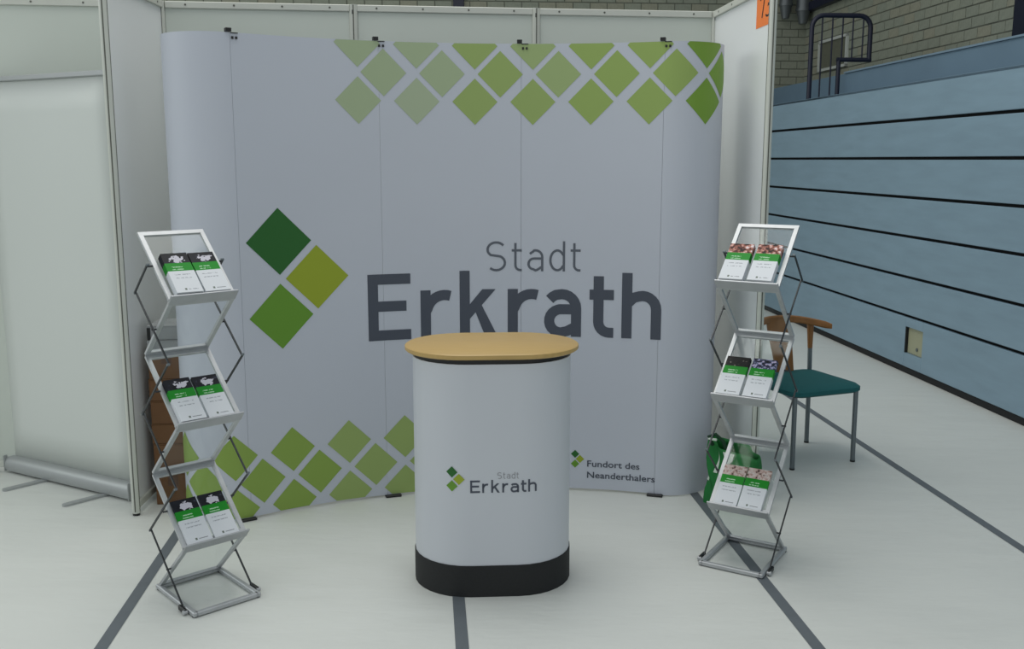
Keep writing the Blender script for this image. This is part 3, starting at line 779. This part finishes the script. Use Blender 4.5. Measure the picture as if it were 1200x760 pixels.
for sx in (-1, 1):
    lg = MB().tube([(sx * hx, -hy, 0.008), (sx * hx, -hy + 0.004, 0.41)], 0.0135, 12).build('leg', 'steel', ch, smooth=True)
    MB().tube([(sx * hx, -hy, 0), (sx * hx, -hy, 0.01)], 0.0145, 12).build('floor_glide', 'dark', lg)
    lg = MB().tube([(sx * hx, hy, 0.008), (sx * hx, hy + 0.004, 0.42), (sx * hx, hy + 0.012, 0.60)], 0.0135, 12).build('leg', 'steel', ch, smooth=True)
    MB().tube([(sx * hx, hy, 0), (sx * hx, hy, 0.01)], 0.0145, 12).build('floor_glide', 'dark', lg)
    MB().tube([(sx * hx, hy + 0.011, 0.58), (sx * hx, hy + 0.018, 0.735)], 0.014, 12, r1=0.021).build('back_post', 'beech', ch, smooth=True)
MB().bar((-hx, -hy + 0.06, 0.404), (hx, -hy + 0.06, 0.404), 0.018, 0.01).build('seat_rail', 'steel', ch)
MB().bar((-hx, hy - 0.06, 0.404), (hx, hy - 0.06, 0.404), 0.018, 0.01).build('seat_rail', 'steel', ch)
for sx in (-1, 1): MB().bar((sx * (hx - 0.05), -hy + 0.02, 0.404), (sx * (hx - 0.05), hy - 0.02, 0.404), 0.018, 0.01).build('seat_rail', 'steel', ch)
# curved beech top rail and the broad splat
mb = MB(); rows = []
npt = 24
for i in range(npt + 1):
    t_ = -1 + 2 * i / npt; x = t_ * 0.265; yc = hy + 0.055 - 0.15 * abs(t_) ** 2.6
    zc = 0.760 - 0.036 * abs(t_) ** 2.2; hh = 0.021; th = 0.013
    if abs(t_) > 0.94: hh *= 0.72; th *= 0.75
    rows.append([(x, yc - th, zc - hh * .7), (x, yc - th, zc + hh * .7), (x, yc - th * .5, zc + hh), (x, yc + th * .5, zc + hh), (x, yc + th, zc + hh * .7), (x, yc + th, zc - hh * .7), (x, yc + th * .5, zc - hh), (x, yc - th * .5, zc - hh), (x, yc - th, zc - hh * .7)])
mb.grid(rows); mb.f.append(tuple(range(8))); mb.f.append(tuple(npt * 9 + k for k in range(8)))
mb.build('top_rail', 'beech', ch, smooth=True)
mb = MB(); sec = []
for i in range(11):
    t_ = i / 10; z = 0.43 + t_ * 0.33; w = 0.056 + 0.024 * min(1, t_ * 1.25); xo = 0.030 * (1 - t_) - 0.004; yy = hy - 0.005 + 0.055 * t_
    sec.append([(xo - w, yy - 0.007, z), (xo + w, yy - 0.007, z), (xo + w, yy + 0.007, z), (xo - w, yy + 0.007, z), (xo - w, yy - 0.007, z)])
mb.grid(sec); mb.f += [(0, 1, 2, 3), tuple(50 + k for k in range(4))]
mb.build('back_splat', 'beech', ch)

# ------------------------------------------------------------------ cardboard boxes behind the left end of the backdrop
def carton(z0, z1, m, label, x0=-1.772, x1=-1.602, y0=4.655, y1=4.95, tape=True, jit=0.0, name='cardboard_box', cat='box'):
    cx, cy = (x0 + x1) / 2, (y0 + y1) / 2
    t = thing(name, label, cat, (cx, cy, z0), math.radians(4.0) + jit, 'boxes stacked beside the backdrop')
    a, b, h = (x1 - x0) / 2, (y1 - y0) / 2, z1 - z0 - 0.001
    MB().cbox(-a, a, -b, b, 0.0, h - 0.004, 0.003).build('body', m, t)
    MB().box(-a, a, -b, -0.002, h - 0.004, h).build('flap', m, t); MB().box(-a, a, 0.002, b, h - 0.004, h).build('flap', m, t)
    if tape: MB().box(-0.025, 0.025, -b - 0.0008, -b + 0.0002, h * 0.62, h).build('tape_strip', 'card_tape', t)
    return t
zs = [0.0, 0.155, 0.31, 0.41, 0.525, 0.635, 0.757]
labs = ['brown cardboard box on the floor, lowest of the stack by the left partition', 'brown cardboard box, second from the floor beside the backdrop', 'brown cardboard box, third from the floor beside the backdrop',
        'brown cardboard box, fourth from the floor beside the backdrop', 'brown cardboard box, fifth from the floor beside the backdrop', 'brown cardboard box directly under the grey cartons']
for i in range(6):
    carton(zs[i], zs[i + 1], 'card', labs[i], jit=random.uniform(-0.02, 0.02), tape=i in (0, 5))
carton(0.757, 0.825, 'carton_grey', 'lower grey white carton on top of the brown boxes', x0=-1.772, x1=-1.605, y0=4.66, y1=4.90, tape=False, name='paper_carton', cat='carton')
t = carton(0.825, 0.895, 'carton_grey', 'upper grey white carton, topmost of the whole stack', x0=-1.772, x1=-1.612, y0=4.67, y1=4.90, tape=False, jit=0.0, name='paper_carton', cat='carton')
MB().box(-0.078, -0.062, -0.118, -0.1155, 0.0, 0.06).build('dark_strap', 'dark', t)

# ------------------------------------------------------------------ green tote bag
tb = thing('tote_bag', 'slumped green shopping bag with white print beside the backdrop', 'bag', (1.085, 4.625, 0), math.radians(-40))
def bag_pt(u, v):
    """u round the bag 0..1, v height 0..1"""
    W, D = 0.135, 0.055
    a = 2 * PI * u; c, s = math.cos(a), math.sin(a)
    x = W * math.copysign(abs(c) ** 0.55, c); y = D * math.copysign(abs(s) ** 0.6, s)
    lean = 1 - 0.06 * v
    x *= lean; y *= 1 - 0.55 * v
    top = 0.305 + 0.035 * math.cos(a - 2.6)
    x += 0.012 * math.sin(9 * v + 3 * u * 6.28); y += 0.010 * math.sin(7 * v + 5 * a) * (0.3 + v)
    return Vector((x, y, top * v))
mb = MB(); nu, nv = 40, 14
rows = [[tuple(bag_pt(i / nu, j / nv)) for i in range(nu + 1)] for j in range(nv + 1)]
mb.grid(rows); mb.f.append(tuple(range(nu)))
bo = mb.build('bag_body', 'bag', tb, smooth=True)
so = bo.modifiers.new('thick', 'SOLIDIFY'); so.thickness = 0.003; so.offset = 0
def bag_patch(u0, u1, v0, v1, m, name, shape=None):
    mb = MB(); n = 8; rows = []
    for j in range(n + 1):
        row = []
        for i in range(n + 1):
            uu = u0 + (u1 - u0) * i / n; vv = v0 + (v1 - v0) * j / n
            if shape: uu, vv = shape(i / n, j / n, u0, u1, v0, v1)
            p = bag_pt(uu, vv); q = bag_pt(uu + .002, vv) - p; r = bag_pt(uu, vv + .002) - p; nn = q.cross(r).normalized()
            if nn.dot(Vector((p.x, p.y, 0))) < 0: nn = -nn
            row.append(tuple(p + nn * 0.004))
        rows.append(row)
    mb.grid(rows); mb.build(name, m, tb, smooth=True)
tri = lambda i, j, u0, u1, v0, v1: (u0 + (u1 - u0) * i * (1 - j), v0 + (v1 - v0) * j)
bag_patch(0.505, 0.555, 0.34, 0.62, 'bag_white', 'white_print', tri)
bag_patch(0.683, 0.705, 0.55, 0.93, 'bag_white', 'white_print', tri)
bag_patch(0.738, 0.762, 0.66, 0.97, 'bag_white', 'white_print', lambda i, j, u0, u1, v0, v1: (u0 + (u1 - u0) * i * j, v0 + (v1 - v0) * j))
MB().tube([(-0.10, -0.03, 0.30), (-0.115, -0.045, 0.345), (-0.08, -0.045, 0.362), (-0.045, -0.03, 0.33), (-0.03, -0.02, 0.28)], 0.009, 8).build('handle', 'bag_dark', tb, smooth=True)
MB().cbox(-0.118, -0.070, -0.052, -0.044, 0.330, 0.342, 0.002).build('handle_tag', 'bag_white', tb)

# ------------------------------------------------------------------ roll-up banner in the neighbouring booth
b0 = Vector((-2.745, 5.200, 0)); b1 = Vector((-1.890, 4.727, 0))
dx = (b1 - b0); L = dx.length
rb = thing('roll_up_banner', 'blank white roll-up banner with silver cassette left of the partition', 'banner', tuple(b0), math.atan2(dx.y, dx.x))
sec = [(-0.045, 0.012), (0.045, 0.012), (0.050, 0.03), (0.046, 0.06), (0.030, 0.083), (0.008, 0.092), (-0.010, 0.092), (-0.032, 0.083), (-0.048, 0.06), (-0.051, 0.03)]
mb = MB(); mb.add([(x, y, z) for x in (0, L) for y, z in sec], [tuple(range(10))[::-1], tuple(range(10, 20))] + [(i, (i + 1) % 10, 10 + (i + 1) % 10, 10 + i) for i in range(10)])
mb.build('cassette', 'banner_alu', rb, smooth=True)
for x in (-0.006, L):
    MB().cbox(x, x + 0.006, -0.053, 0.053, 0.008, 0.096, 0.002).build('end_cap', 'banner_alu', rb)
MB().cbox(-0.004, 0.014, -0.012, 0.012, 0.094, 0.106, 0.002).build('sheet_clip', 'dark', rb)
mb = MB(); rows = []
for j in range(13):
    z = 0.09 + (2.085 - 0.09) * j / 12
    rows.append([(0.012 + (L - 0.024) * i / 8, -0.004 + 0.004 * math.sin(PI * i / 8), z) for i in range(9)])
mb.grid(rows); bo = mb.build('banner_sheet', 'banner', rb, smooth=True)
so = bo.modifiers.new('thick', 'SOLIDIFY'); so.thickness = 0.0012
MB().cbox(0.008, L - 0.008, -0.014, 0.010, 2.075, 2.100, 0.004).build('top_rail', 'banner_alu', rb)
MB().tube([(L / 2, 0.03, 0.05), (L / 2, 0.03, 2.09)], 0.008, 8).build('support_pole', 'banner_alu', rb, smooth=True)
for x in (0.33, 0.80):
    T = Matrix.Translation((x, 0, 0)) @ Matrix.Rotation(math.radians(-12), 4, 'Z')
    o2 = [(-0.018, 0.05), (-0.018, -0.24)] + arc(0, -0.24, 0.018, 180, 360, 8) + [(0.018, 0.05)]
    MB().prism(o2, 0.0, 0.011).build('foot', 'banner_alu', rb, T=T)
